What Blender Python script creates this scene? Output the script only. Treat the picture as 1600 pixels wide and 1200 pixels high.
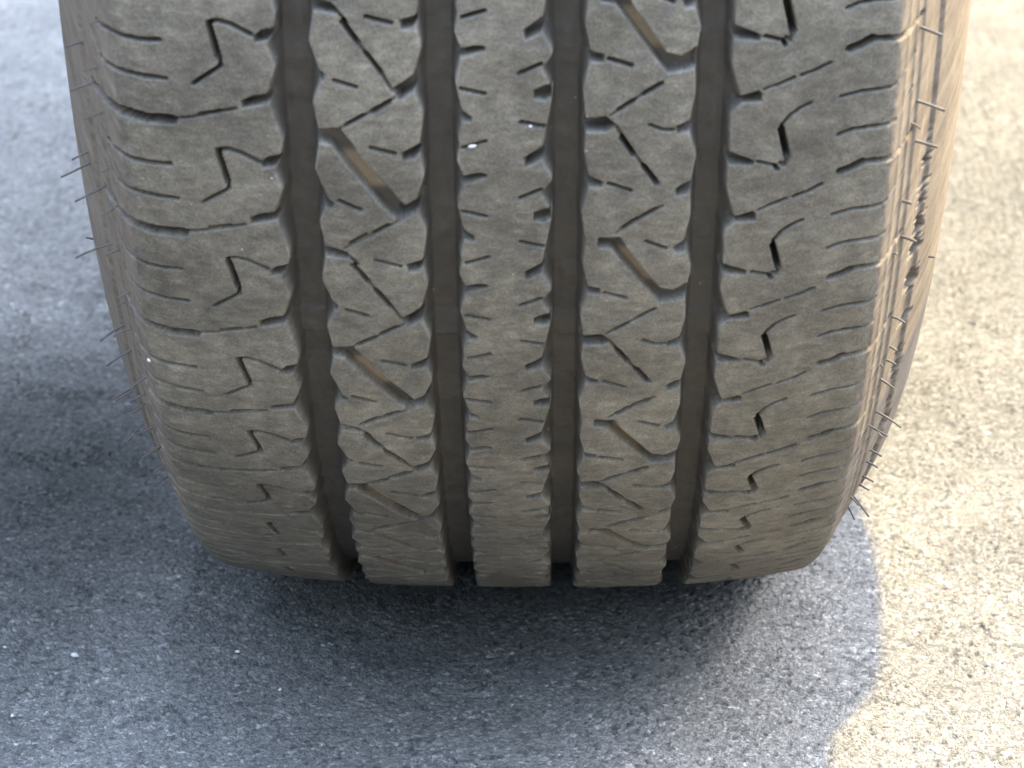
import bpy, math, random
import numpy as np
from mathutils import Vector, Matrix

# ------------------------------------------------------------------ camera, light, exposure
scene = bpy.context.scene
for o in list(bpy.data.objects):
    bpy.data.objects.remove(o)
C = scene.collection

CAM_PITCH = 0.3807
CAM_YAW = 69 / 4500.0
cam_d = bpy.data.cameras.new('camera')
cam = bpy.data.objects.new('camera', cam_d)
C.objects.link(cam)
cam.location = (0.0136, -1.0969, 0.4832)
fw = Vector((math.sin(-CAM_YAW) * math.cos(CAM_PITCH), math.cos(CAM_YAW) * math.cos(CAM_PITCH), -math.sin(CAM_PITCH)))
rt = fw.cross(Vector((0, 0, 1))).normalized()
up = rt.cross(fw).normalized()
m = Matrix((rt, up, -fw)).transposed()
cam.rotation_euler = m.to_euler()
cam_d.sensor_width = 36
cam_d.lens = 4500 / 1600 * 36
cam_d.clip_start = 0.01
cam_d.clip_end = 500
cam_d.dof.use_dof = True
cam_d.dof.focus_distance = 0.93
cam_d.dof.aperture_fstop = 24
scene.camera = cam

SX, SY = 0.85, 0.50            # horizontal run of the sun ray per metre of height
sun_dir = Vector((SX, SY, 1)).normalized()
world = bpy.data.worlds.new('World')
scene.world = world
world.use_nodes = True
wn = world.node_tree
wn.nodes.clear()
sky = wn.nodes.new('ShaderNodeTexSky')
sky.sky_type = 'NISHITA'
sky.sun_disc = False
sky.sun_elevation = math.asin(sun_dir.z)
sky.sun_rotation = math.atan2(sun_dir.x, sun_dir.y)
sky.air_density = 1.0
sky.dust_density = 1.5
bg = wn.nodes.new('ShaderNodeBackground')
bg.inputs['Strength'].default_value = 0.15
wo = wn.nodes.new('ShaderNodeOutputWorld')
hazy = wn.nodes.new('ShaderNodeHueSaturation')      # desaturated: a paler sky
hazy.inputs['Saturation'].default_value = 0.78
wn.links.new(sky.outputs[0], hazy.inputs['Color'])
# added ramp dims the low sky so light falls more from above
wtc = wn.nodes.new('ShaderNodeTexCoord')
wsep = wn.nodes.new('ShaderNodeSeparateXYZ')
wn.links.new(wtc.outputs['Generated'], wsep.inputs[0])
wr = wn.nodes.new('ShaderNodeValToRGB')
wr.color_ramp.elements[0].position = 0.16; wr.color_ramp.elements[0].color = (0.035, 0.04, 0.035, 1)
wr.color_ramp.elements[1].position = 0.60; wr.color_ramp.elements[1].color = (1, 1, 1, 1)
wr.color_ramp.elements.new(0.88).color = (3.4, 3.4, 3.4, 1)      # overhead sky boosted to steepen the light
wn.links.new(wsep.outputs['Z'], wr.inputs[0])
wmx = wn.nodes.new('ShaderNodeMix'); wmx.data_type = 'RGBA'; wmx.blend_type = 'MULTIPLY'
wmx.inputs[0].default_value = 1
wn.links.new(hazy.outputs[0], wmx.inputs[6]); wn.links.new(wr.outputs[0], wmx.inputs[7])
wn.links.new(wmx.outputs[2], bg.inputs['Color'])
wn.links.new(bg.outputs[0], wo.inputs['Surface'])

sun_d = bpy.data.lights.new('sun', 'SUN')
sun_d.energy = 2.0
sun_d.angle = math.radians(0.25)
sun_d.color = (0.75, 0.55, 0.16)
sun = bpy.data.objects.new('sun', sun_d)
C.objects.link(sun)
sun.location = sun_dir * 20
sun.rotation_euler = sun_dir.to_track_quat('Z', 'Y').to_euler()

scene.view_settings.view_transform = 'Standard'
scene.view_settings.look = 'None'
scene.view_settings.gamma = 1
scene.view_settings.use_curve_mapping = False
scene.view_settings.exposure = 3.22

# ------------------------------------------------------------------ helpers
rng = np.random.default_rng(7)


def tag(o, label=None, cat=None, group=None, kind=None):
    if label: o['label'] = label
    if cat: o['category'] = cat
    if group: o['group'] = group
    if kind: o['kind'] = kind
    return o


def link(name, me, mat=None, parent=None, smooth=True):
    if mat: me.materials.append(mat)
    if smooth and len(me.polygons):
        me.polygons.foreach_set('use_smooth', np.ones(len(me.polygons), bool))
    o = bpy.data.objects.new(name, me)
    C.objects.link(o)
    if parent: o.parent = parent
    return o


def quad_mesh(name, co, quads, attrs=None):
    """mesh from an (n,3) array and an (m,4) array, unused vertices dropped"""
    used = np.zeros(len(co), bool)
    used[quads.ravel()] = True
    remap = np.cumsum(used) - 1
    co = co[used]
    q = remap[quads].astype(np.int32)
    me = bpy.data.meshes.new(name)
    me.vertices.add(len(co))
    me.vertices.foreach_set('co', co.astype(np.float32).ravel())
    me.loops.add(q.size)
    me.loops.foreach_set('vertex_index', q.ravel())
    me.polygons.add(len(q))
    me.polygons.foreach_set('loop_start', np.arange(0, q.size, 4, dtype=np.int32))
    me.polygons.foreach_set('loop_total', np.full(len(q), 4, dtype=np.int32))
    for k, v in (attrs or {}).items():
        a = me.attributes.new(k, 'FLOAT', 'POINT')
        a.data.foreach_set('value', v[used].astype(np.float32))
    me.update(calc_edges=True)
    return me


def noise_tile(n, scale_px, seed, sharp=1.0):
    """periodic band-limited noise, unit variance"""
    r = np.random.default_rng(seed)
    f = np.fft.rfft2(r.standard_normal((n, n)))
    ky = np.fft.fftfreq(n)[:, None]
    kx = np.fft.rfftfreq(n)[None, :]
    k = np.hypot(kx, ky)
    k0 = 1.0 / scale_px
    f *= np.exp(-((k - k0 * 0.8) / (k0 * 0.6 * sharp)) ** 2)
    a = np.fft.irfft2(f, (n, n))
    return a / a.std()


def sample_tile(t, x, y):
    n = t.shape[0]
    xi = np.floor(x); yi = np.floor(y)
    fx = x - xi; fy = y - yi
    x0 = xi.astype(int) % n; y0 = yi.astype(int) % n
    x1 = (x0 + 1) % n; y1 = (y0 + 1) % n
    return (t[y0, x0] * (1 - fx) * (1 - fy) + t[y0, x1] * fx * (1 - fy) + t[y1, x0] * (1 - fx) * fy + t[y1, x1] * fx * fy)


def sstep(x):
    x = np.clip(x, 0, 1)
    return x * x * (3 - 2 * x)


class NT:
    """small material builder"""
    def __init__(s, name, rough=0.8, spec=0.3):
        s.m = bpy.data.materials.new(name)
        s.m.use_nodes = True
        s.t = s.m.node_tree
        s.b = s.t.nodes['Principled BSDF']
        s.b.inputs['Roughness'].default_value = rough
        s.b.inputs['Specular IOR Level'].default_value = spec
        s.tc = s.t.nodes.new('ShaderNodeTexCoord').outputs['Object']

    def n(s, typ, **kw):
        x = s.t.nodes.new(typ)
        for k, v in kw.items():
            if k.startswith('i_'):
                x.inputs[k[2:].replace('_', ' ')].default_value = v
            else:
                setattr(x, k, v)
        return x

    def l(s, a, b):
        s.t.links.new(a, b)

    def mapping(s, scale=(1, 1, 1), rot=(0, 0, 0)):
        x = s.n('ShaderNodeMapping')
        x.inputs['Scale'].default_value = scale
        x.inputs['Rotation'].default_value = rot
        s.l(s.tc, x.inputs['Vector'])
        return x.outputs[0]

    def noise(s, scale, detail=4, rough=0.6, vec=None):
        x = s.n('ShaderNodeTexNoise', i_Scale=scale, i_Detail=detail, i_Roughness=rough)
        s.l(vec or s.tc, x.inputs['Vector'])
        return x.outputs['Fac']

    def vor(s, scale, vec=None, out='Distance', feature='F1'):
        x = s.n('ShaderNodeTexVoronoi', i_Scale=scale, feature=feature)
        s.l(vec or s.tc, x.inputs['Vector'])
        return x.outputs[out]

    def ramp(s, fac, stops):
        x = s.n('ShaderNodeValToRGB')
        cr = x.color_ramp
        while len(cr.elements) > 1:
            cr.elements.remove(cr.elements[-1])
        for i, (p, c) in enumerate(stops):
            if not hasattr(c, '__len__'): c = (c, c, c)
            e = cr.elements[0] if i == 0 else cr.elements.new(p)
            e.position = p
            e.color = (*c, 1)
        s.l(fac, x.inputs[0])
        return x.outputs[0]

    def mix(s, fac, a, b, mode='MIX'):
        x = s.n('ShaderNodeMix', data_type='RGBA', blend_type=mode)
        for sock, v in ((x.inputs[0], fac), (x.inputs[6], a), (x.inputs[7], b)):
            if hasattr(v, 'is_output'):
                s.l(v, sock)
            elif hasattr(v, '__len__'):
                sock.default_value = (*v, 1)
            else:
                sock.default_value = v
        return x.outputs[2]

    def math(s, op, a, b=0.0):
        x = s.n('ShaderNodeMath', operation=op)
        for sock, v in ((x.inputs[0], a), (x.inputs[1], b)):
            if hasattr(v, 'is_output'):
                s.l(v, sock)
            else:
                sock.default_value = v
        return x.outputs[0]

    def attr(s, name):
        return s.n('ShaderNodeAttribute', attribute_name=name).outputs['Fac']

    def bump(s, h, dist, strength=1.0, normal=None):
        x = s.n('ShaderNodeBump')
        x.inputs['Distance'].default_value = dist
        x.inputs['Strength'].default_value = strength
        s.l(h, x.inputs['Height'])
        if normal: s.l(normal, x.inputs['Normal'])
        return x.outputs[0]

    def done(s, col=None, normal=None, rough=None):
        if col is not None:
            if hasattr(col, 'is_output'): s.l(col, s.b.inputs['Base Color'])
            else: s.b.inputs['Base Color'].default_value = (*col, 1)
        if normal: s.l(normal, s.b.inputs['Normal'])
        if rough is not None: s.l(rough, s.b.inputs['Roughness'])
        return s.m


# ------------------------------------------------------------------ materials
def rubber_tread():
    s = NT('worn_tread_rubber', 0.72, 0.35)
    big = s.noise(22, 4, 0.6)
    med = s.noise(160, 4, 0.65)
    fine = s.noise(1500, 3, 0.7)
    streak = s.noise(420, 3, 0.6, s.mapping((0.45, 1, 1), (0, 0.35, 0)))
    base = s.ramp(s.math('ADD', s.math('MULTIPLY', big, 0.55), s.math('MULTIPLY', med, 0.45)),
                  [(0.34, (0.082, 0.073, 0.057)), (0.5, (0.136, 0.121, 0.093)), (0.66, (0.208, 0.186, 0.143))])
    base = s.mix(0.5, base, s.ramp(streak, [(0.3, 0.55), (0.55, 1.0), (0.75, 1.5)]), 'MULTIPLY')
    base = s.mix(0.45, base, s.ramp(fine, [(0.32, 0.4), (0.5, 1.0), (0.70, 1.9)]), 'MULTIPLY')
    recess_shade = s.attr('cavity')
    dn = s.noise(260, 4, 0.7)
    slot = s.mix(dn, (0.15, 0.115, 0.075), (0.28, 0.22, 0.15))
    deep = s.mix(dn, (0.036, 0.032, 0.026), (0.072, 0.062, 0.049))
    base = s.mix(s.ramp(recess_shade, [(0.03, 0.0), (0.45, 0.85)]), base, deep)  # recess shade painted in by depth, darkening grooves and sipes
    base = s.mix(s.attr('dust'), base, slot)
    # rubbed, dust-grey edges of the blocks
    edge = s.math('MULTIPLY', s.attr('edge'), s.ramp(s.noise(120, 4, 0.7), [(0.42, 0.0), (0.62, 1.0)]))
    base = s.mix(s.math('MULTIPLY', edge, 0.5), base, (0.27, 0.25, 0.21))
    # grit specks of uneven size and shape
    wob = s.n('ShaderNodeTexNoise', i_Scale=900.0, i_Detail=2.0)
    s.l(s.tc, wob.inputs['Vector'])
    wv = s.n('ShaderNodeVectorMath', operation='MULTIPLY_ADD')
    s.l(wob.outputs['Color'], wv.inputs[0]); wv.inputs[1].default_value = (0.0016, 0.0016, 0.0016); s.l(s.tc, wv.inputs[2])
    v = s.n('ShaderNodeTexVoronoi', i_Scale=300.0)
    s.l(wv.outputs[0], v.inputs['Vector'])
    sep = s.n('ShaderNodeSeparateColor')
    s.l(v.outputs['Color'], sep.inputs[0])
    size = s.math('MULTIPLY', s.math('SUBTRACT', sep.outputs[0], 0.90), 1.1)
    near = s.math('LESS_THAN', v.outputs['Distance'], size)
    tone = s.mix(sep.outputs[1], (0.16, 0.145, 0.12), (0.46, 0.44, 0.38))
    base = s.mix(s.math('MULTIPLY', near, 0.85), base, tone)
    h = s.math('ADD', s.math('MULTIPLY', fine, 0.5), s.math('ADD', s.math('MULTIPLY', med, 1.2), s.math('MULTIPLY', streak, 0.8)))
    nrm = s.bump(h, 0.0006, 0.5)
    return s.done(base, nrm, s.ramp(med, [(0.3, 0.62), (0.7, 0.85)]))


def rubber_side():
    s = NT('dusty_sidewall_rubber', 0.85, 0.2)
    # dust bands run round the tyre: noise of the radius and of the angle stretched apart
    sep = s.n('ShaderNodeSeparateXYZ'); s.l(s.tc, sep.inputs[0])
    yz = s.n('ShaderNodeCombineXYZ')
    s.l(sep.outputs['Y'], yz.inputs['X']); s.l(sep.outputs['Z'], yz.inputs['Y'])
    ln = s.n('ShaderNodeVectorMath', operation='LENGTH'); s.l(yz.outputs[0], ln.inputs[0])
    ang = s.math('ARCTAN2', sep.outputs['Y'], sep.outputs['Z'])
    pol = s.n('ShaderNodeCombineXYZ')
    s.l(s.math('MULTIPLY', ln.outputs['Value'], 8.0), pol.inputs['X'])
    s.l(s.math('MULTIPLY', ang, 0.10), pol.inputs['Y'])
    s.l(s.math('MULTIPLY', sep.outputs['X'], 1.0), pol.inputs['Z'])
    bands = s.noise(60, 3, 0.5, pol.outputs[0])
    med = s.noise(140, 4, 0.7)
    fine = s.noise(1700, 3, 0.7)
    base = s.ramp(s.math('ADD', s.math('MULTIPLY', bands, 0.6), s.math('MULTIPLY', med, 0.4)),
                  [(0.36, (0.115, 0.094, 0.071)), (0.5, (0.155, 0.128, 0.098)), (0.66, (0.205, 0.172, 0.134))])
    base = s.mix(0.3, base, s.ramp(fine, [(0.3, 0.5), (0.5, 1.0), (0.75, 1.5)]), 'MULTIPLY')
    h = s.math('ADD', s.math('MULTIPLY', fine, 0.5), s.math('MULTIPLY', bands, 0.5))
    return s.done(base, s.bump(h, 0.0004, 0.35))


def asphalt():
    s = NT('asphalt_ground', 0.8, 0.3)
    wob = s.n('ShaderNodeTexNoise', i_Scale=300.0, i_Detail=3.0)
    s.l(s.tc, wob.inputs['Vector'])
    add = s.n('ShaderNodeVectorMath', operation='MULTIPLY_ADD')
    s.l(wob.outputs['Color'], add.inputs[0]); add.inputs[1].default_value = (0.003, 0.003, 0.003); s.l(s.tc, add.inputs[2])
    v = s.n('ShaderNodeTexVoronoi', i_Scale=900.0); s.l(add.outputs[0], v.inputs['Vector'])
    v2 = s.n('ShaderNodeTexVoronoi', i_Scale=380.0); s.l(add.outputs[0], v2.inputs['Vector'])
    grain = s.n('ShaderNodeSeparateColor'); s.l(v.outputs['Color'], grain.inputs[0])
    grain2 = s.n('ShaderNodeSeparateColor'); s.l(v2.outputs['Color'], grain2.inputs[0])
    g = s.ramp(grain.outputs[0], [(0.0, (0.112, 0.106, 0.092)), (0.5, (0.160, 0.153, 0.134)), (0.90, (0.20, 0.191, 0.167)), (1.0, (0.34, 0.325, 0.285))])
    g = s.mix(0.45, g, s.ramp(grain2.outputs[0], [(0.0, 0.15), (0.08, 0.3), (0.14, 0.85), (0.6, 1.05), (0.93, 1.3), (1.0, 2.4)]), 'MULTIPLY')
    pits = s.ramp(s.attr('height'), [(0.0, (0.10, 0.10, 0.105)), (0.12, (0.35, 0.35, 0.35)), (0.32, 1.0)])
    g = s.mix(0.35, g, pits, 'MULTIPLY')  # lowest relief darkened in colour, painted shade inside the pits
    patch = s.noise(9, 4, 0.6)
    g = s.mix(0.5, g, s.ramp(patch, [(0.3, 0.6), (0.7, 1.35)]), 'MULTIPLY')
    fine = s.noise(900, 4, 0.7)
    g = s.mix(0.3, g, s.ramp(fine, [(0.3, 0.45), (0.5, 1.0), (0.72, 1.7)]), 'MULTIPLY')
    h = s.math('SUBTRACT', s.math('MULTIPLY', fine, 1.2), v.outputs['Distance'])
    return s.done(g, s.bump(h, 0.0011, 0.8))


M_TREAD = rubber_tread()
M_SIDE = rubber_side()
M_ASPHALT = asphalt()
_s = NT('rubber_hair', 0.6, 0.3); M_HAIR = _s.done(_s.mix(_s.noise(400), (0.03, 0.026, 0.022), (0.16, 0.135, 0.11)))
_s = NT('pale_stone', 0.7, 0.4); M_STONE = _s.done(_s.mix(_s.noise(900), (0.60, 0.57, 0.50), (0.80, 0.77, 0.70)), _s.bump(_s.noise(1500), 0.0004))
_s = NT('body_paint', 0.25, 0.5); _s.b.inputs['Coat Weight'].default_value = 0.6
M_PAINT = _s.done(_s.mix(_s.noise(30), (0.20, 0.205, 0.215), (0.23, 0.235, 0.245)))
_s = NT('underbody_plastic', 0.8, 0.3); M_PLASTIC = _s.done(_s.mix(_s.noise(40), (0.03, 0.03, 0.03), (0.07, 0.065, 0.06)), _s.bump(_s.noise(200), 0.001))
_s = NT('rim_metal', 0.35, 0.5); _s.b.inputs['Metallic'].default_value = 0.9; M_RIM = _s.done(_s.mix(_s.noise(60), (0.30, 0.30, 0.31), (0.45, 0.45, 0.46)))

# ------------------------------------------------------------------ ground: one sheet with real relief near the tyre
def axis(lo, hi, step, far, ratio=1.18):
    a = list(np.arange(lo, hi + step / 2, step))
    d = step; x = hi
    while x < far:
        d *= ratio; x += d; a.append(x)
    d = step; x = lo; pre = []
    while x > -far:
        d *= ratio; x -= d; pre.append(x)
    return np.array(pre[::-1] + a)


gx = axis(-0.30, 0.30, 0.0007, 60.0, 1.06)
gy = axis(-0.28, 0.22, 0.0008, 60.0, 1.03)
GX, GY = np.meshgrid(gx, gy)
T1 = noise_tile(1024, 3.0, 1, 1.6)      # 0.6 mm cells
T2 = noise_tile(1024, 6.5, 2, 1.8)
T3 = noise_tile(512, 30.0, 3)
sc = 1 / 0.0006
n1 = sample_tile(T1, GX * sc, GY * sc)
n2 = sample_tile(T2, GX * sc + 77, GY * sc + 31)
n3 = sample_tile(T3, GX * sc * 0.5, GY * sc * 0.5)
fade = np.exp(-np.maximum(0, np.hypot(GX, GY) - 0.6) / 0.6)
rel = 0.55 * n1 + 0.75 * n2
rel = np.where(rel < -0.5, rel * 1.5 + 0.25, rel * 0.6)       # flat-topped stones, deeper pits
hgt = (0.00040 * rel * (0.7 + 0.35 * np.clip(n3, -1.2, 2)) + 0.0003 * n3) * fade
hgt -= 0.0003
gi = np.arange(GX.size).reshape(GX.shape)
q = np.stack([gi[:-1, :-1], gi[:-1, 1:], gi[1:, 1:], gi[1:, :-1]], -1).reshape(-1, 4)
co = np.stack([GX, GY, hgt], -1).reshape(-1, 3)
me = quad_mesh('asphalt_ground', co, q, {'height': (0.5 + 0.32 * rel * fade).ravel()})
tag(link('asphalt_ground', me, M_ASPHALT), kind='structure')
del GX, GY, n1, n2, n3, co, q, gi

# ------------------------------------------------------------------ tyre
# section of the tyre: half-width and radial drop in mm, from the crown to the bead
R=.36; SINK=.008
# (x mm, radial drop mm)
_ctrl=[(0,0)]+[(x,6.9*(x/102.)**3.2) for x in (15,30,45,58,70,80,88,95,101)]+[(104.4,7.9),(106.8,9.6),(108.8,13),(111,18),(114.2,25),(118.2,34),(122.5,44),(126.3,54),(129,65),(130,76),(128.5,90),(122,105),(112,116),(104,122)]
def catmull(P,n=60):
    P=np.array(P,float);out=[]
    Q=np.vstack([2*P[0]-P[1],P,2*P[-1]-P[-2]])
    for i in range(1,len(Q)-2):
        p0,p1,p2,p3=Q[i-1:i+3]
        t=np.linspace(0,1,n,endpoint=False)[:,None]
        out.append(.5*((2*p1)+(-p0+p2)*t+(2*p0-5*p1+4*p2-p3)*t*t+(-p0+3*p1-3*p2+p3)*t**3))
    out.append(P[-1:]);return np.vstack(out)
_c=catmull(_ctrl)
_u=np.r_[0,np.cumsum(np.hypot(*np.diff(_c,axis=0).T))]
UMAX=_u[-1]
def prof(u):  # u mm signed -> x(m), r(m), nx, nr
    a=np.abs(u);s=np.sign(u)+(u==0)
    x=np.interp(a,_u,_c[:,0]);d=np.interp(a,_u,_c[:,1])
    e=.4
    x1=np.interp(a+e,_u,_c[:,0]);x0=np.interp(a-e,_u,_c[:,0]);d1=np.interp(a+e,_u,_c[:,1]);d0=np.interp(a-e,_u,_c[:,1])
    tx=x1-x0;td=-(d1-d0); 
    nx=-td;nr=tx;l=np.hypot(nx,nr)+1e-12
    x=x+np.where(s>0,1,0)*3.2*np.clip((d-14)/30,0,1)**1
    return s*x/1000,R-d/1000,s*nx/l,nr/l

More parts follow.
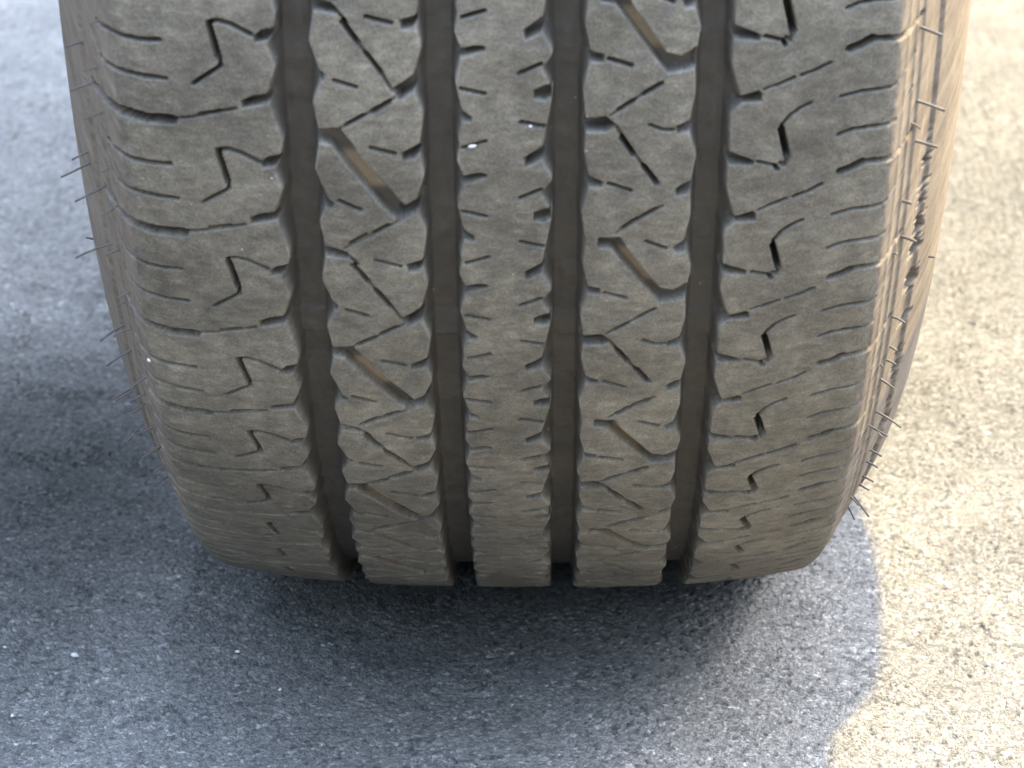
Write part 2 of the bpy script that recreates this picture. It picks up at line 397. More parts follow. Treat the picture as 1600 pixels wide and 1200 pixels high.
ANCH={'LS': [78.658, 72.296, 66.181, 59.328, 53.373, 47.911, 42.563, 37.924, 32.565], 'LI': [80.033, 73.646, 67.333, 60.723, 54.79, 48.84, 42.971, 38.191], 'C': [80.297, 73.985, 67.538, 61.298, 55.331, 49.25, 43.645, 38.993], 'RI': [78.047, 71.706, 65.425, 59.172, 52.777, 46.829, 41.144], 'RS': [80.012, 73.811, 67.466, 61.671, 55.24, 49.303, 44.177, 39.596, 35.36]}
FEAT={
 'LS':(1,[
  ('s', 0.95, 2.4, [(-117.99, 0.0152), (-107.95, -0.0323), (-103.23, -0.0065), (-97.8, 0.0069), (-92.78, -0.0001)]),
  ('s', 0.9, 2.5, [(-116.14, 0.2897), (-108.4, 0.2633), (-101.38, 0.2827), (-96.9, 0.2997), (-91.87, 0.3016)]),
  ('s', 2.9, 4.0, [(-126.21, 0.646), (-119.08, 0.6505), (-109.22, 0.588), (-103.45, 0.6035), (-97.96, 0.6294), (-91.04, 0.6196)]),
  ('s', 0.55, 1.0, [(-90.99, 0.604), (-85.16, 0.5789), (-72.86, 0.488)]),
  ('s', 0.8, 1.6, [(-82.93, 0.5481), (-76.97, 0.5106)]),
  ('p', 2.6, [(-71.31, 0.4301), (-67.88, 0.3851), (-62.58, 0.3585), (-62.18, 0.4177), (-64.69, 0.4459), (-71.09, 0.4852)]),
  ('s', 1.5, 5.0, [(-78.57, -0.1299), (-77.6, -0.0162), (-76.66, 0.1039)]),
  ('s', 0.7, 2.0, [(-76.68, 0.1136), (-76.29, 0.1664), (-80.71, 0.2475), (-84.24, 0.3139)]),
  ('s', 0.9, 1.5, [(-78.85, -0.1606), (-76.2, -0.1806), (-72.44, -0.1552), (-67.39, -0.084)]),
  ('p', 2.8, [(-66.91, -0.0689), (-64.56, -0.1238), (-60.39, -0.1491), (-59.83, -0.077), (-64.03, -0.0358), (-66.47, -0.0276)]),
 ]),
 'LI':(2,[
  ('s', 0.95, 3.6, [(-42.88, 0.0225), (-38.82, 0.1697)]),
  ('s', 0.95, 3.6, [(-36.71, 0.2537), (-32.61, 0.4098)]),
  ('s', 0.5, 0.7, [(-38.82, 0.1697), (-36.71, 0.2537)]),
  ('s', 0.5, 0.9, [(-32.61, 0.4098), (-29.84, 0.54)]),
  ('s', 0.95, 2.4, [(-42.83, 0.81), (-38.02, 0.7317)]),
  ('s', 0.95, 2.4, [(-35.89, 0.6907), (-31.31, 0.6192)]),
  ('s', 0.5, 0.6, [(-44.8, 0.8418), (-28.85, 0.5789)]),
  ('p', 3.0, [(-30.16, 0.5205), (-26.66, 0.461), (-22.64, 0.3828), (-21.88, 0.4939), (-25.38, 0.5582), (-28.19, 0.6082)]),
  ('s', 0.75, 1.8, [(-36.38, -0.0182), (-29.64, 0.0269)]),
  ('p', 2.6, [(-27.76, 0.0079), (-23.15, -0.0319), (-22.85, 0.0253), (-24.93, 0.072), (-27.31, 0.0725)]),
  ('s', 0.75, 2.2, [(-45.4, 0.4594), (-39.62, 0.5098)]),
  ('p', 2.4, [(-52.64, 0.3581), (-49.92, 0.3753), (-47.93, 0.4222), (-48.53, 0.4711), (-52.78, 0.4355)]),
  ('p', 3.4, [(-53.64, 0.9054), (-50.05, 0.856), (-45.14, 0.8421), (-41.84, 0.958), (-39.9, 1.067), (-27.26, 1.5042), (-29.67, 1.5848), (-31.4, 1.5457), (-43.46, 1.0959), (-46.74, 0.9614), (-50.21, 0.9435), (-53.8, 0.9884)]),
  ('p', 3.4, [(-29.98, 1.5507), (-27.22, 1.4703), (-22.71, 1.3906), (-22.11, 1.4911), (-25.55, 1.5603), (-28.62, 1.5958)]),
  ('s', 0.75, 1.8, [(-36.28, 0.9808), (-30.05, 1.0251)]),
  ('p', 2.6, [(-27.95, 1.0243), (-23.16, 0.9499), (-22.36, 1.0226), (-25.03, 1.0763), (-27.49, 1.0877)]),
  ('s', 0.75, 2.2, [(-45.81, 1.4422), (-39.88, 1.511)]),
  ('p', 2.4, [(-53.72, 1.3942), (-50.2, 1.4128), (-47.28, 1.4717), (-48.08, 1.5176), (-53.35, 1.478)]),
  ('s', 0.95, 2.4, [(-43.45, 1.8271), (-38.64, 1.7406)]),
  ('s', 0.95, 2.4, [(-36.81, 1.716), (-32.42, 1.6437)]),
  ('s', 0.5, 0.6, [(-44.78, 1.8641), (-28.25, 1.5899)]),
  ('p', 2.6, [(-53.81, 1.8743), (-49.8, 1.8514), (-45.72, 1.889), (-44.06, 1.9661), (-46.75, 1.9566), (-49.99, 1.948), (-53.66, 1.971)]),
  ('s', 0.55, 0.9, [(-45.22, 1.9127), (-41.8, 2.0183)]),
 ]),
 'C':(1,[
  ('s', 0.75, 2.2, [(-10.98, 0.0283), (-5.04, -0.025)]),
  ('s', 0.75, 2.2, [(-11.58, 0.5594), (-5.24, 0.5981)]),
  ('p', 2.6, [(-14.85, 0.2832), (-11.77, 0.2637), (-7.67, 0.2346), (-5.12, 0.2438), (-5.3, 0.2724), (-8.89, 0.3015), (-14.89, 0.36)]),
  ('p', 2.6, [(-15.13, 0.7245), (-11.33, 0.7289), (-8.6, 0.7841), (-8.96, 0.8197), (-11.73, 0.8099), (-15.19, 0.8156)]),
  ('s', 0.75, 2.4, [(4.39, 0.4399), (10.03, 0.3714)]),
  ('s', 0.75, 2.2, [(4.36, 0.8282), (10.6, 0.8632)]),
  ('p', 2.8, [(5.26, 0.1105), (9.83, 0.026), (12.69, -0.0121), (12.71, 0.0817), (9.33, 0.1382), (5.6, 0.1857)]),
  ('p', 2.2, [(7.99, 0.5718), (11.08, 0.532), (12.79, 0.5319), (12.81, 0.6208), (10.75, 0.6509), (8.16, 0.6412)]),
 ]),
 'RI':(2,[
  ('p', 3.4, [(26.45, -0.5428), (31.66, -0.5378), (33.94, -0.4153), (43.07, -0.0568), (47.54, -0.0256), (51.21, -0.0928), (51.04, 0.0392), (47.3, 0.0617), (44.24, 0.0799), (39.63, -0.0871), (30.03, -0.4535), (26.15, -0.4725)]),
  ('s', 0.95, 2.4, [(30.75, 0.3625), (34.66, 0.2933)]),
  ('s', 0.95, 2.4, [(37.54, 0.2394), (41.93, 0.1619)]),
  ('s', 0.5, 0.6, [(28.88, 0.4025), (42.6, 0.1474)]),
  ('s', 0.75, 2.2, [(28.1, -0.0249), (34.1, 0.0245)]),
  ('p', 2.4, [(20.06, -0.0985), (22.27, -0.0888), (26.71, -0.0594), (26.58, -0.0003), (22.31, -0.0052), (20.09, -0.0101)]),
  ('p', 3.0, [(19.75, 0.4327), (23.72, 0.4225), (27.16, 0.4074), (30.32, 0.4836), (27.24, 0.5344), (22.91, 0.5343), (19.79, 0.5446)]),
  ('s', 0.75, 1.8, [(39.5, 0.4854), (42.83, 0.5222), (45.78, 0.5234)]),
  ('p', 2.4, [(46.44, 0.4981), (50.19, 0.4492), (51.94, 0.4604), (51.7, 0.542), (48.94, 0.5506), (46.86, 0.5598)]),
  ('s', 0.95, 3.6, [(32.13, 0.5863), (35.37, 0.7222)]),
  ('s', 0.95, 3.6, [(37.91, 0.818), (41.75, 0.97)]),
  ('s', 0.5, 0.7, [(35.37, 0.7222), (37.91, 0.818)]),
  ('s', 0.5, 0.8, [(30.34, 0.504), (32.13, 0.5863)]),
  ('s', 0.75, 2.2, [(28.74, 0.9668), (34.77, 1.0282)]),
  ('p', 2.4, [(20.09, 0.8802), (23.08, 0.8963), (27.15, 0.9558), (27.0, 0.9993), (22.78, 0.9938), (20.14, 0.9884)]),
  ('p', 2.8, [(47.08, 1.0164), (49.14, 0.9738), (52.6, 0.9328), (52.41, 1.0422), (49.61, 1.0624), (47.51, 1.0722)]),
  ('s', 0.95, 2.4, [(32.57, 1.3626), (36.57, 1.2711)]),
  ('s', 0.95, 2.4, [(37.97, 1.2486), (41.8, 1.1817)]),
  ('s', 0.5, 0.6, [(30.82, 1.4031), (43.37, 1.1598)]),
  ('s', 0.75, 1.8, [(39.45, 1.4823), (44.89, 1.5446)]),
  ('p', 2.4, [(47.03, 1.534), (50.18, 1.4768), (53.01, 1.4555), (52.8, 1.5507), (49.97, 1.5844), (47.83, 1.5948)]),
 ]),
 'RS':(1,[
  ('p', 2.8, [(58.22, 1.0347), (61.75, 1.054), (66.42, 1.1072), (68.22, 1.1309), (67.94, 1.1679), (63.34, 1.1566), (58.39, 1.1407)]),
  ('s', 0.7, 1.8, [(69.47, 1.138), (74.32, 1.1778), (75.12, 1.217)]),
  ('s', 1.7, 5.0, [(74.94, 0.8811), (76.07, 1.0003), (77.02, 1.1131)]),
  ('s', 0.7, 1.2, [(77.07, 1.1346), (76.45, 1.1763), (75.33, 1.1528)]),
  ('s', 0.65, 1.6, [(75.2, 0.8393), (77.32, 0.7591), (80.01, 0.7066), (82.92, 0.6706)]),
  ('p', 2.6, [(58.72, 0.6791), (64.14, 0.6075), (68.58, 0.5666), (69.66, 0.5883), (69.6, 0.6495), (64.23, 0.6587), (58.83, 0.7514)]),
  ('s', 0.5, 0.8, [(70.11, 0.5533), (73.0, 0.5216)]),
  ('s', 0.65, 1.6, [(73.0, 0.5216), (77.76, 0.468)]),
  ('s', 0.65, 1.6, [(79.99, 0.4514), (83.76, 0.4177), (87.67, 0.365)]),
  ('s', 2.5, 4.0, [(92.61, 1.2692), (95.62, 1.2455), (98.41, 1.2049)]),
  ('s', 1.7, 2.0, [(98.41, 1.2049), (101.9, 1.2068), (105.88, 1.2218), (110.46, 1.2323), (115.85, 1.2195), (120.66, 1.1904)]),
  ('s', 0.7, 1.8, [(91.34, 0.6474), (96.59, 0.6141), (101.98, 0.6144), (105.25, 0.6159), (107.39, 0.5965)]),
  ('s', 0.35, 0.9, [(107.39, 0.5965), (110.78, 0.5592), (115.15, 0.5278), (117.8, 0.4782)]),
  ('s', 0.7, 1.8, [(91.22, 0.9529), (94.72, 0.9196), (100.09, 0.9085), (105.85, 0.9175), (108.27, 0.9047)]),
  ('s', 0.35, 0.9, [(108.27, 0.9047), (112.21, 0.8628), (115.44, 0.8124), (117.65, 0.7626)]),
 ]),
}
EDGE={
 'LS_R':('LS', [(0.157, -61.65), (0.37, -63.65), (0.454, -63.13), (0.589, -62.2), (0.743, -61.12), (0.87, -61.75), (0.894, -61.84), (1.0, -63.06)]),
 'LI_L':('LI', [(0.172, -51.64), (0.375, -49.92), (0.443, -49.34), (0.631, -51.39), (0.856, -50.58), (0.969, -50.64)]),
 'LI_R':('LI', [(0.002, -23.38), (0.016, -23.19), (0.207, -22.32), (0.47, -24.43), (0.716, -22.25)]),
 'C_L':('C', [(0.141, -12.73), (0.273, -11.43), (0.515, -12.76), (0.764, -11.35), (0.969, -12.51), (0.991, -11.97)]),
 'C_R':('C', [(0.111, 10.27), (0.247, 12.23), (0.279, 12.74), (0.405, 10.55), (0.571, 12.63), (0.661, 12.3), (0.863, 11.29)]),
 'RI_L':('RI', [(0.204, 21.55), (0.463, 22.35), (0.71, 21.94), (0.95, 23.11), (0.96, 22.29)]),
 'RI_R':('RI', [(0.259, 51.32), (0.269, 52.74), (0.51, 50.1), (0.745, 51.99), (0.997, 50.93)]),
 'RS_L':('RS', [(0.048, 61.54), (0.061, 63.52), (0.339, 61.3), (0.658, 63.53), (0.743, 61.42), (0.927, 61.54)]),
}
HAIRS=[
 ('L', [-0.12076, -0.29838, 0.23598], [-0.12617, -0.30034, 0.23346]),
 ('L', [-0.12056, -0.29737, 0.23218], [-0.1297, -0.30001, 0.2281]),
 ('L', [-0.11541, -0.30846, 0.22836], [-0.12408, -0.31106, 0.22434]),
 ('L', [-0.11535, -0.29951, 0.20778], [-0.12645, -0.30204, 0.20404]),
 ('L', [-0.12727, -0.25864, 0.19475], [-0.13047, -0.25918, 0.19567]),
 ('L', [-0.1174, -0.27458, 0.17292], [-0.12468, -0.27733, 0.16849]),
 ('L', [-0.11659, -0.26989, 0.16273], [-0.12394, -0.27259, 0.15843]),
 ('L', [-0.11828, -0.24996, 0.14303], [-0.12626, -0.25256, 0.13899]),
 ('L', [-0.12444, -0.21581, 0.12774], [-0.13094, -0.21815, 0.12428]),
 ('L', [-0.1151, -0.25558, 0.13854], [-0.12103, -0.25769, 0.13565]),
 ('L', [-0.11816, -0.31638, 0.27307], [-0.12285, -0.31783, 0.27179]),
 ('L', [-0.11533, -0.3201, 0.26212], [-0.12162, -0.32177, 0.26035]),
 ('L', [-0.12141, -0.21403, 0.11596], [-0.12752, -0.21746, 0.10978]),
 ('L', [-0.11339, -0.25311, 0.12984], [-0.12039, -0.25502, 0.12751]),
 ('L', [-0.11287, -0.24507, 0.11933], [-0.11851, -0.24712, 0.11659]),
 ('L', [-0.11395, -0.22103, 0.09952], [-0.11928, -0.22332, 0.09616]),
 ('R', [0.11292, -0.33213, 0.28237], [0.11871, -0.33386, 0.28052]),
 ('R', [0.11393, -0.32464, 0.25945], [0.1218, -0.32653, 0.2571]),
 ('R', [0.11446, -0.31966, 0.24648], [0.12098, -0.32126, 0.24494]),
 ('R', [0.11202, -0.31761, 0.22806], [0.11499, -0.31885, 0.22753]),
 ('R', [0.1137, -0.30864, 0.21428], [0.11801, -0.31014, 0.21306]),
 ('R', [0.11396, -0.29253, 0.18366], [0.11823, -0.29418, 0.18206]),
 ('R', [0.11452, -0.2796, 0.16472], [0.11772, -0.28106, 0.16364]),
 ('R', [0.11369, -0.27609, 0.15703], [0.1179, -0.27805, 0.15468]),
 ('R', [0.12556, -0.27538, 0.19646], [0.12832, -0.27635, 0.19661]),
 ('R', [0.11422, -0.26284, 0.141], [0.12233, -0.26557, 0.13656]),
 ('R', [0.1148, -0.25356, 0.13149], [0.11956, -0.25546, 0.12924]),
 ('R', [0.11574, -0.23831, 0.1175], [0.11999, -0.24001, 0.11578]),
 ('R', [0.11531, -0.23301, 0.11115], [0.11959, -0.23471, 0.10942]),
 ('R', [0.11595, -0.21883, 0.09972], [0.1201, -0.22047, 0.09815]),
 ('R', [0.11549, -0.21465, 0.09509], [0.11924, -0.21638, 0.09331]),
 ('R', [0.11684, -0.19115, 0.0801], [0.12231, -0.19473, 0.07364]),
 ('R', [0.1125, -0.22032, 0.09292], [0.11539, -0.22237, 0.09037]),
 ('R', [0.11506, -0.19155, 0.07648], [0.11737, -0.19422, 0.07241]),
 ('R', [0.1149, -0.28253, 0.17043], [0.1175, -0.284, 0.16936]),
]

tyre = bpy.data.objects.new('car_tyre', None)
C.objects.link(tyre)
tyre.location = (0, 0, 0)
tyre.empty_display_size = 0.1
tag(tyre, 'worn dusty grey car tyre with four deep grooves standing on asphalt', 'tyre')

PITCH = 6.1                    # mean degrees per tread pitch


def phase_to_deg(rib, ph):
    a = np.array(ANCH[rib]); n = len(a)
    if ph < 0: return a[0] - ph * PITCH
    if ph > n - 1: return a[-1] - (ph - (n - 1)) * PITCH
    return float(np.interp(ph, np.arange(n), a))


def deg_to_phase(rib, d):
    a = np.array(ANCH[rib]); n = len(a)
    r = np.interp(-d, -a, np.arange(n))
    r = np.where(d > a[0], (a[0] - d) / PITCH, r)
    return np.where(d < a[-1], n - 1 + (a[-1] - d) / PITCH, r)


D0, D1 = 12.0, 150.0           # fine arc, degrees up from the lowest point on the camera side
step = 0.30
ua = np.arange(-106.5, 106.5 + 0.01, step)
side = np.concatenate([np.arange(106.8, 150, 0.45), np.arange(150.5, UMAX, 2.0), [UMAX]])
us = np.concatenate([-side[::-1], ua, side])
sd = np.concatenate([np.arange(D0, 40, 0.045), np.arange(40, 92, 0.05), np.arange(92, D1, 0.12), [D1]])
U, TH = np.meshgrid(us, sd, indexing='ij')
S = np.radians(TH) * R * 1000  # mm along the tread
depth = np.zeros_like(U)
cav = np.zeros_like(U)
dust = np.zeros_like(U)
groove_mask = np.zeros(U.shape, np.int8)
sd_mm = np.radians(sd) * R * 1000


def edge_u(key):
    rib, pts = EDGE[key]
    ph = deg_to_phase(rib, sd)
    xs = np.array([p[0] for p in pts]); ys = np.array([p[1] for p in pts])
    xs = np.concatenate([xs - 1, xs, xs + 1]); ys = np.tile(ys, 3)
    keep = np.concatenate([[True], np.diff(xs) > 0.02]); xs = xs[keep]; ys = ys[keep]
    e = np.interp(ph % 1.0, xs, ys)
    k = np.exp(-np.linspace(-2, 2, 13) ** 2); k /= k.sum()
    e = np.convolve(np.pad(e, 6, 'edge'), k, 'valid')
    w = np.convolve(np.random.default_rng(len(key) + ord(key[0])).standard_normal(len(sd) + 40), np.hanning(41) / 21, 'valid')
    e = e.mean() + (e - e.mean()) * 1.5
    return e + 0.15 * w[:len(sd)]


edge_dist = np.full(U.shape, 9.0)
round_g = np.zeros_like(U)
for gi_, (ka, kb) in enumerate((('LS_R', 'LI_L'), ('LI_R', 'C_L'), ('C_R', 'RI_L'), ('RI_R', 'RS_L'))):
    ea = edge_u(ka)[None, :]; eb = edge_u(kb)[None, :]
    # scalloped at the rim of the rib, straight where the wall meets the floor
    da = U - ea; db = eb - U
    ins = np.minimum(da, db)
    wa = np.maximum(float(ea.mean()) + 2.3 - ea, 0.8); wb = np.maximum(eb - float(eb.mean()) + 2.3, 0.8)
    t = np.minimum(np.clip(da / wa, 0, 1), np.clip(db / wb, 0, 1))
    t = 1 - (1 - t) ** 1.5
    round_g = np.maximum(round_g, 0.28 * np.exp(-np.clip(-ins, 0, 9) / 0.7))
    floor = 8.6 + 0.35 * np.sin(S / 9.0 + gi_) * 0.4
    wear = 0.9 * sstep((6 - np.abs((S - 391.0 + 186) % 372 - 186)) / 1.5)      # tread-wear bars across the groove floor
    dd = t * (floor - wear) + 0.10 * np.clip(ins, 0, 1)
    dd = np.where(ins > 0, dd, 0)
    depth = np.maximum(depth, dd)
    groove_mask[ins > 0.0] = gi_ + 1
    edge_dist = np.minimum(edge_dist, np.abs(ins + 0.05))


def seg_dist(pu, ps, a, b):
    vu, vs = b[0] - a[0], b[1] - a[1]
    L = vu * vu + vs * vs + 1e-9
    t = np.clip(((pu - a[0]) * vu + (ps - a[1]) * vs) / L, 0, 1)
    return np.hypot(pu - a[0] - t * vu, ps - a[1] - t * vs)


def window(pts, pad):
    u0 = min(p[0] for p in pts) - pad; u1 = max(p[0] for p in pts) + pad
    s0 = min(p[1] for p in pts) - pad; s1 = max(p[1] for p in pts) + pad
    i0, i1 = np.searchsorted(us, [u0, u1]); j0, j1 = np.searchsorted(sd_mm, [s0, s1])
    if i1 - i0 < 2 or j1 - j0 < 2: return None
    return slice(i0, i1), slice(j0, j1)


jit = np.random.default_rng(3)
for rib, (per, feats) in FEAT.items():
    for f in feats:
        for k in range(-16, 16):
            pts = []
            for (u, p) in f[-1]:
                pts.append((u, math.radians(phase_to_deg(rib, p + k * per)) * R * 1000))
            ju, js = jit.normal(0, 0.12, 2)
            pts = [(a + ju, b + js) for a, b in pts]
            mid = sum(p[1] for p in pts) / len(pts)
            if mid < sd_mm[0] or mid > sd_mm[-1]: continue
            w = window(pts, 2.5)
            if w is None: continue
            pu, ps = U[w], S[w]
            if f[0] == 's':
                width, dep = f[1] + (0.36 if f[1] < 1.2 else 0.15), f[2] * 1.9
                dist = np.full(pu.shape, 99.0)
                # ragged edge
                for a, b in zip(pts[:-1], pts[1:]):
                    dist = np.minimum(dist, seg_dist(pu, ps, a, b))
                wv = width * jit.uniform(0.88, 1.12) * (1 + (0.6 if width < 1.5 else 0.0) * float(sstep((400 - mid) / 80.0)))
                ram = 0.32
                t = sstep((wv / 2 - dist) / ram + 0.5)
                inner = dist - wv / 2
            else:
                dep = f[1] * (1.15 if len(pts) > 9 else 1.8)
                inside = np.zeros(pu.shape, bool)
                dist = np.full(pu.shape, 99.0)
                n = len(pts)
                for i in range(n):
                    a, b = pts[i], pts[(i + 1) % n]
                    dist = np.minimum(dist, seg_dist(pu, ps, a, b))
                    c = ((a[1] > ps) != (b[1] > ps)) & (pu < (b[0] - a[0]) * (ps - a[1]) / (b[1] - a[1] + 1e-9) + a[0])
                    inside ^= c
                inner = np.where(inside, -dist, dist)
                if n > 9: inner = inner - 0.45
                t = sstep((-inner) / 0.6 + 0.4)
            dd = dep * t
            if len(pts) > 9 and f[0] == 'p':       # brown silt lying in the long slanting slots
                c0 = 0.5 * (min(q_[1] for q_ in pts) + max(q_[1] for q_ in pts))
                dust[w] = np.maximum(dust[w], sstep((dd - 2.0) / 1.0) * sstep((7.5 - np.abs(ps - c0)) / 3))
            depth[w] = np.maximum(depth[w], dd)
            edge_dist[w] = np.minimum(edge_dist[w], np.where(f[0] == 'p', np.abs(inner + 0.1), np.maximum(0.3, np.abs(inner)) + 0.25))

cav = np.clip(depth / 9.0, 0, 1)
edge_a = np.clip(1.0 - edge_dist / 0.7, 0, 1) * (depth < 1.0)
# general wear: the blocks are never flat
TA = noise_tile(1024, 14.0, 11); TB = noise_tile(1024, 60.0, 12); TC = noise_tile(1024, 4.0, 13)
wearn = 0.035 * sample_tile(TA, U * 3.0, S * 3.0) + 0.10 * sample_tile(TB, U * 3, S * 3) + 0.022 * sample_tile(TC, U * 3, S * 3)
round_e = 0.05 * np.exp(-(edge_dist / 0.45) ** 2) * (depth < 0.6)
total = depth + wearn * np.where(np.abs(U) > 108, 0.15, 1.0) + round_e + round_g

total += 0.16 * sstep((depth - 5) / 2) * sample_tile(TA, U * 2.0, S * 1.2)
# sidewall relief: mould rings, a stepped rim-protector band with ragged flash
au = np.abs(U)
ring = lambda c, w, h: h * np.exp(-((au - c) / w) ** 2)
total -= ring(112.5, 1.2, 0.40) + ring(118.0, 0.8, 0.45) + 0.5 * sstep((au - 121.5) / 1.2) * sstep((129.5 - au) / 2.0)
ragn = sample_tile(TA, np.where(U > 0, 11.0, 400.0) + 0 * U, S * 1.1) + 0.7 * sample_tile(TC, np.where(U > 0, 11.0, 400.0) + 0 * U, S * 1.6)
edge_c = 134.0
open_w = np.where((U > 0) & (TH < 71.5), np.clip(1.6 + 2.4 * ragn, 0.02, 4.6), 0.35)
stepd = sstep((au - (edge_c - open_w)) / 0.7) * sstep((edge_c + open_w * 0.9 - au) / 0.7)
total += 2.8 * stepd * (au > 125)
total -= 0.9 * sstep((au - edge_c) / 1.5) * (au > 125)
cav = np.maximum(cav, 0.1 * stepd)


def place(U, TH, dep, flex=True):
    x, r, nx, nr = prof(U)
    x = x - nx * dep / 1000
    r = r - nr * dep / 1000
    th = np.radians(TH)
    y = -r * np.sin(th)
    z = R - SINK - r * np.cos(th)
    # load flattens the foot of the tyre
    z = 0.5 * (z + np.sqrt(z * z + 0.003 ** 2)) if flex else z
    return np.stack([x, y, z], -1)


P = place(U, TH, total)
# drop the far tail of the height field to whole-mesh arrays
nI, nJ = U.shape
idx = np.arange(nI * nJ).reshape(nI, nJ)
quads = np.stack([idx[:-1, :-1], idx[:-1, 1:], idx[1:, 1:], idx[1:, :-1]], -1)

# coarse remainder of the circle, same section with the four grooves
cd = np.arange(D1, 360 + D0 + 0.01, 1.5); cd[-1] = 360 + D0
ucs = np.concatenate([-side[::-3], np.arange(-106.5, 106.6, 1.0), side[::3]]); ucs[0] = -UMAX; ucs[-1] = UMAX
CU, CT = np.meshgrid(ucs, cd, indexing='ij')
cdep = np.zeros_like(CU)
bounds = [(-62.0, -50.6), (-23.0, -12.2), (11.8, 22.2), (51.2, 62.2)]
cm = np.zeros(CU.shape, np.int8)
for gi_, (a, b) in enumerate(bounds):
    ins = np.minimum(CU - a, b - CU)
    cdep = np.maximum(cdep, 7.5 * sstep(ins / 2.1) * (ins > 0))
    cm[ins > 0] = gi_ + 1
cphase = (CT / PITCH) % 1.0
lat = (np.abs(CU) > 85) & (np.abs(CU) < 112) & (cphase < 0.16)
cdep = np.where(lat, np.maximum(cdep, 3.2), cdep)
PC = place(CU, CT, cdep)
cidx = np.arange(CU.size).reshape(CU.shape) + nI * nJ
cquads = np.stack([cidx[:-1, :-1], cidx[:-1, 1:], cidx[1:, 1:], cidx[1:, :-1]], -1)

co = np.concatenate([P.reshape(-1, 3), PC.reshape(-1, 3)])
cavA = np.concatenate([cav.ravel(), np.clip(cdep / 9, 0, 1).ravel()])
dstA = np.concatenate([dust.ravel(), np.zeros(CU.size)])
edgA = np.concatenate([edge_a.ravel(), np.zeros(CU.size)])


def classify(mask, uc):
    """face class: 0..4 ribs, 5..8 grooves, 9/10 sidewalls"""
    fm = np.maximum.reduce([mask[:-1, :-1], mask[1:, :-1], mask[:-1, 1:], mask[1:, 1:]])
    cls = np.digitize(uc, [-56.5, -17.5, 17.0, 56.7])[:, None] + 0 * fm.astype(int)
    cls = np.where(fm > 0, 4 + fm, cls)
    cls = np.where((uc < -107.0)[:, None], 9, cls)
    cls = np.where((uc > 107.0)[:, None], 10, cls)
    return cls


c1 = classify(groove_mask, 0.5 * (us[:-1] + us[1:]))
c2 = classify(cm, 0.5 * (ucs[:-1] + ucs[1:]))
names = ['shoulder_rib', 'tread_rib', 'tread_rib', 'tread_rib', 'shoulder_rib'] + ['tread_groove'] * 4 + ['sidewall', 'sidewall']
parts = {}
for k, nm in enumerate(names):
    qq = np.concatenate([quads[c1 == k], cquads[c2 == k]])
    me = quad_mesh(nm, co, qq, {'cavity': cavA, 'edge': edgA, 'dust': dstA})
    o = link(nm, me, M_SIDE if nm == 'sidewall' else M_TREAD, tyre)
    parts[k] = o
tag(parts[2], 'smooth centre rib with short slits along both edges')
tag(parts[10], 'sunlit tan sidewall edge with ragged dark seam')
tag(parts[9], 'shaded brown sidewall edge')
del P, PC, co, quads, cquads, U, TH, S, depth, total, edge_dist, wearn

# wheel rim closing the tyre (seen only from other positions)
def lathe_x(name, prof_pts, mat, parent, n=96):
    v = []; f = []
    for i in range(n):
        a = 2 * math.pi * i / n
        for (x, r) in prof_pts:
            v.append((x, -r * math.sin(a), R - SINK - r * math.cos(a)))
    m_ = len(prof_pts)
    for i in range(n):
        j = (i + 1) % n
        for k in range(m_ - 1):
            f.append((i * m_ + k, i * m_ + k + 1, j * m_ + k + 1, j * m_ + k))
    me = bpy.data.meshes.new(name); me.from_pydata(v, [], f); me.update()
    return link(name, me, mat, parent)


lathe_x('rim', [(0.100, 0.0005), (0.100, 0.03), (0.088, 0.035), (0.085, 0.07), (0.060, 0.09), (0.055, 0.19), (0.075, 0.205), (0.095, 0.222), (0.1095, 0.236),
                (0.109, 0.242), (0.100, 0.236), (0.06, 0.20), (-0.06, 0.20), (-0.100, 0.236), (-0.106, 0.242), (-0.108, 0.236), (-0.09, 0.215), (-0.07, 0.19), (-0.065, 0.0005)], M_RIM, tyre)

# rubber hairs (mould vents) on the two shoulders
def tube(name, pts, r0, r1, mat, parent, n=7):
    v = []; f = []
    pts = [Vector(p) for p in pts]
    for i, p in enumerate(pts):
        d = (pts[min(i + 1, len(pts) - 1)] - pts[max(i - 1, 0)]).normalized()
        a = d.orthogonal().normalized(); b = d.cross(a)
        r = r0 + (r1 - r0) * i / (len(pts) - 1)
        for k in range(n):
            t = 2 * math.pi * k / n
            v.append(p + (a * math.cos(t) + b * math.sin(t)) * r)
    for i in range(len(pts) - 1):
        for k in range(n):
            f.append((i * n + k, i * n + (k + 1) % n, (i + 1) * n + (k + 1) % n, (i + 1) * n + k))
    f.append(tuple(range(n))[::-1]); f.append(tuple(range(len(pts) * n - n, len(pts) * n)))
    me = bpy.data.meshes.new(name); me.from_pydata(v, [], f); me.update()
    return link(name, me, mat, parent)


hr = random.Random(5)
for s_, b, t in HAIRS:
    b = Vector(b); t = Vector(t)
    d = t - b
    L = d.length
    bend = Vector((0, hr.uniform(-.1, .1), hr.uniform(-.14, .02))) * L
    pts = [b - d * 0.15] + [b + d * q + bend * (q * q - q) * 1.5 for q in (0, .25, .5, .75, 1)]
    big = s_ == 'R' and b.z > 0.2
    tube('rubber_hair', pts, 0.00050 if big else 0.00042, 0.00045 if big else 0.00032, M_HAIR, parts[9 if s_ == 'L' else 10])

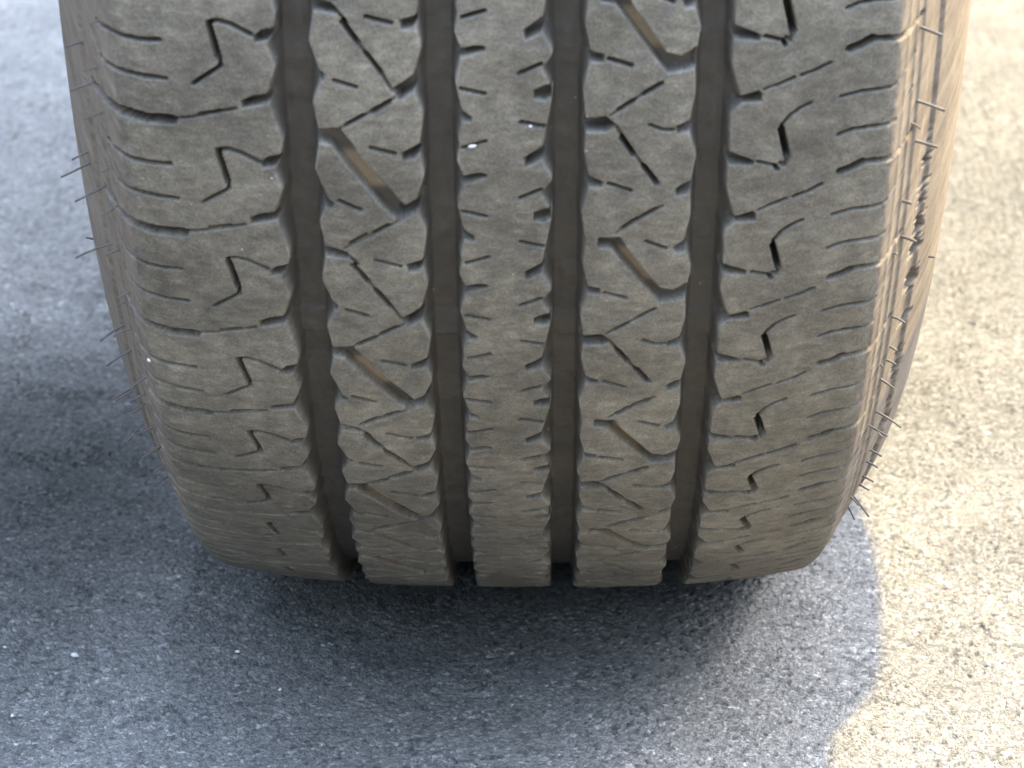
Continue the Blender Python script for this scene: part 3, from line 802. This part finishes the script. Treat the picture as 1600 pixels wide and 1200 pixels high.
extra = []
for sgn, par in ((-1, parts[9]), (1, parts[10])):
    d_ = 42.0
    while d_ < 96:
        d_ += hr.uniform(1.6, 3.4) * (1 if sgn < 0 else 2.6)
        u_ = sgn * hr.uniform(114, 124)
        x_, r_, nx_, nr_ = [float(q_) for q_ in prof(np.array(u_))]
        th_ = math.radians(d_)
        nv = Vector((nx_, -nr_ * math.sin(th_), -nr_ * math.cos(th_)))
        b = Vector((x_, -r_ * math.sin(th_), R - SINK - r_ * math.cos(th_)))
        d = (nv + Vector((sgn * hr.uniform(0.2, 0.8), hr.uniform(-.3, .2), hr.uniform(-.9, -.1)))).normalized() * hr.choice((0.0015, 0.003, 0.0045, 0.006))
        bend = Vector((hr.uniform(-.2, .2), hr.uniform(-.2, .2), hr.uniform(-.25, .1))) * d.length
        tube('rubber_hair', [b - d * 0.15] + [b + d * q_ + bend * (q_ * q_ - q_) * 1.5 for q_ in (0, .25, .5, .75, 1)], 0.00036, 0.00028, M_HAIR, par)

# ------------------------------------------------------------------ stones
def stone(loc, size, seed, label, group=None, rot=(0, 0, 0)):
    import bmesh
    bm = bmesh.new()
    bmesh.ops.create_icosphere(bm, subdivisions=3, radius=1)
    r = random.Random(seed)
    cuts = [(Vector((r.gauss(0, 1), r.gauss(0, 1), r.gauss(0, 1))).normalized(), r.uniform(.55, .85)) for _ in range(9)]
    for v in bm.verts:
        for nrm, dd in cuts:
            e = v.co.dot(nrm) - dd
            if e > 0: v.co -= nrm * e * 0.92
        v.co = Vector((v.co.x * size[0], v.co.y * size[1], v.co.z * size[2]))
    me = bpy.data.meshes.new('pebble'); bm.to_mesh(me); bm.free()
    o = link('pebble', me, M_STONE)
    o.location = loc; o.rotation_euler = rot
    tag(o, label, 'pebble', group)
    return o


def on_tyre(u, deg, lift):
    x, r, nx, nr = prof(np.array(float(u)))
    th = math.radians(deg)
    r = float(r) + lift
    return (float(x), -r * math.sin(th), R - SINK - r * math.cos(th))


stone(on_tyre(-8.7, 73.9, -0.0002), (0.0012, 0.0008, 0.0005), 1, 'white stone wedged in a slit at the left edge of the centre rib', rot=(0, -0.17, 0))
stone(on_tyre(7.1, 74.9, -0.0003), (0.0006, 0.0005, 0.00035), 2, 'tiny white stone wedged in a slit at the right edge of the centre rib', rot=(0, 0.1, 0))
stone(on_tyre(-107.5, 59.1, 0.0002), (0.0006, 0.0006, 0.0007), 3, 'pale stone chip stuck on the left shoulder of the tyre')
STONES = [(-0.1601, -0.1606, 0.0022, 'largest white pebble on the shaded asphalt, lower left'),
          (-0.0832, -0.1857, 0.0011, 'small white pebble below the left shoulder rib near the bottom edge'),
          (-0.1014, -0.1561, 0.0012, 'small white pebble on dark asphalt in front of the left shoulder rib'),
          (0.1654, -0.0968, 0.0019, 'cream pebble on the sunlit asphalt right of the shadow edge'),
          (0.1315, -0.1525, 0.0014, 'cream pebble in the shade just left of the shadow edge'),
          (0.1399, -0.1468, 0.0012, 'tiny cream pebble just across the shadow edge in the sun'),
          (-0.1750, -0.2062, 0.0011, 'tiny pale pebble at the far lower left edge of the asphalt'),
          (-0.1871, -0.1538, 0.0010, 'tiny pale pebble at the left picture edge')]
for i, (x, y, s_, lb) in enumerate(STONES):
    stone((x, y, 0.0003 + s_ * 0.3), (s_ * 0.75, s_ * 0.6, s_ * 0.45), 20 + i, lb, 'loose pebbles on the asphalt', rot=(0, 0, i * 1.3))

# ------------------------------------------------------------------ the car corner above the wheel; only its shade is in the picture
H = 0.74
car = bpy.data.objects.new('parked_car', None)
C.objects.link(car)
car.location = (0, 0.6, H)
tag(car, 'grey car body above the tyre, casting its shade over the asphalt', 'car')
BODY_XL = -0.05
def add_part(name, v, f, mat, bevel=0.0, smooth=False):
    me = bpy.data.meshes.new(name)
    me.from_pydata([Vector(p) - car.location for p in v], [], f); me.update()
    o = link(name, me, mat, car, smooth)
    if bevel:
        b = o.modifiers.new('bevel', 'BEVEL'); b.width = bevel; b.segments = 3
    return o


# lower edge of the wing: each ground point of the shade outline carried up the sun ray
edge_g = [(0.141, 0.95), (0.141, -0.008), (0.1435, -0.058), (0.141, -0.115), (0.1365, -0.158), (0.131, -0.180), (0.1215, -0.200), (0.113, -0.215), (0.111, -0.235), (0.111, -0.262)]
out = [(x + SX * H, y + SY * H) for x, y in edge_g]
XL = BODY_XL
inner = [(XL, out[-1][1]), (XL, out[0][1])]
loop = out + inner
n = len(loop)


def extrude(loop, z0, z1):
    n = len(loop)
    v = [(x, y, z0) for x, y in loop] + [(x, y, z1) for x, y in loop]
    f = [tuple(range(n))[::-1], tuple(range(n, 2 * n))] + [(i, (i + 1) % n, n + (i + 1) % n, n + i) for i in range(n)]
    return v, f


v, f = extrude(loop, H, H + 0.05)
add_part('underbody', v, f, M_PLASTIC, 0.004)
# painted wing above the lip, leaning inwards
o2 = [(x + 0.001, y) for x, y in out]
rows = [(0.0, 0.052), (0.006, 0.12), (0.002, 0.2), (-0.02, 0.28), (-0.06, 0.33), (-0.14, 0.36)]
v = []; f = []
for dx, dz in rows:
    v += [(x + dx - 0.002, y + min(0, dx) * -1.0, H + dz) for x, y in o2]
k = len(o2)
for r_ in range(len(rows) - 1):
    for i in range(k - 1):
        f.append((r_ * k + i, r_ * k + i + 1, (r_ + 1) * k + i + 1, (r_ + 1) * k + i))
w_ = add_part('wing_panel', v, f, M_PAINT, 0, True)
sm = w_.modifiers.new('thickness', 'SOLIDIFY'); sm.thickness = 0.003

# unseen blocks added inboard of the wheel to darken ground and left sidewall
def box(x0, x1, y0, y1, z0, z1):
    return ([(x0, y0, z0), (x1, y0, z0), (x1, y1, z0), (x0, y1, z0), (x0, y0, z1), (x1, y0, z1), (x1, y1, z1), (x0, y1, z1)],
            [(3, 2, 1, 0), (4, 5, 6, 7), (0, 1, 5, 4), (1, 2, 6, 5), (2, 3, 7, 6), (3, 0, 4, 7)])


v, f = box(-1.3, -0.155, -0.20, 0.20, 0.30, 0.315)
for i_, z_ in ((0, 0.272), (1, 0.272), (2, 0.180), (3, 0.180)):
    v[i_] = (v[i_][0], v[i_][1], z_)
add_part('low_light_blocker', v, f, M_PLASTIC, 0.01)  # added out of view to keep skylight off the left ground
v, f = box(-1.3, -0.20, -0.15, 0.20, 0.32, 0.86)
add_part('side_light_blocker', v, f, M_PLASTIC, 0.01)  # added out of view to block side light on the left sidewall
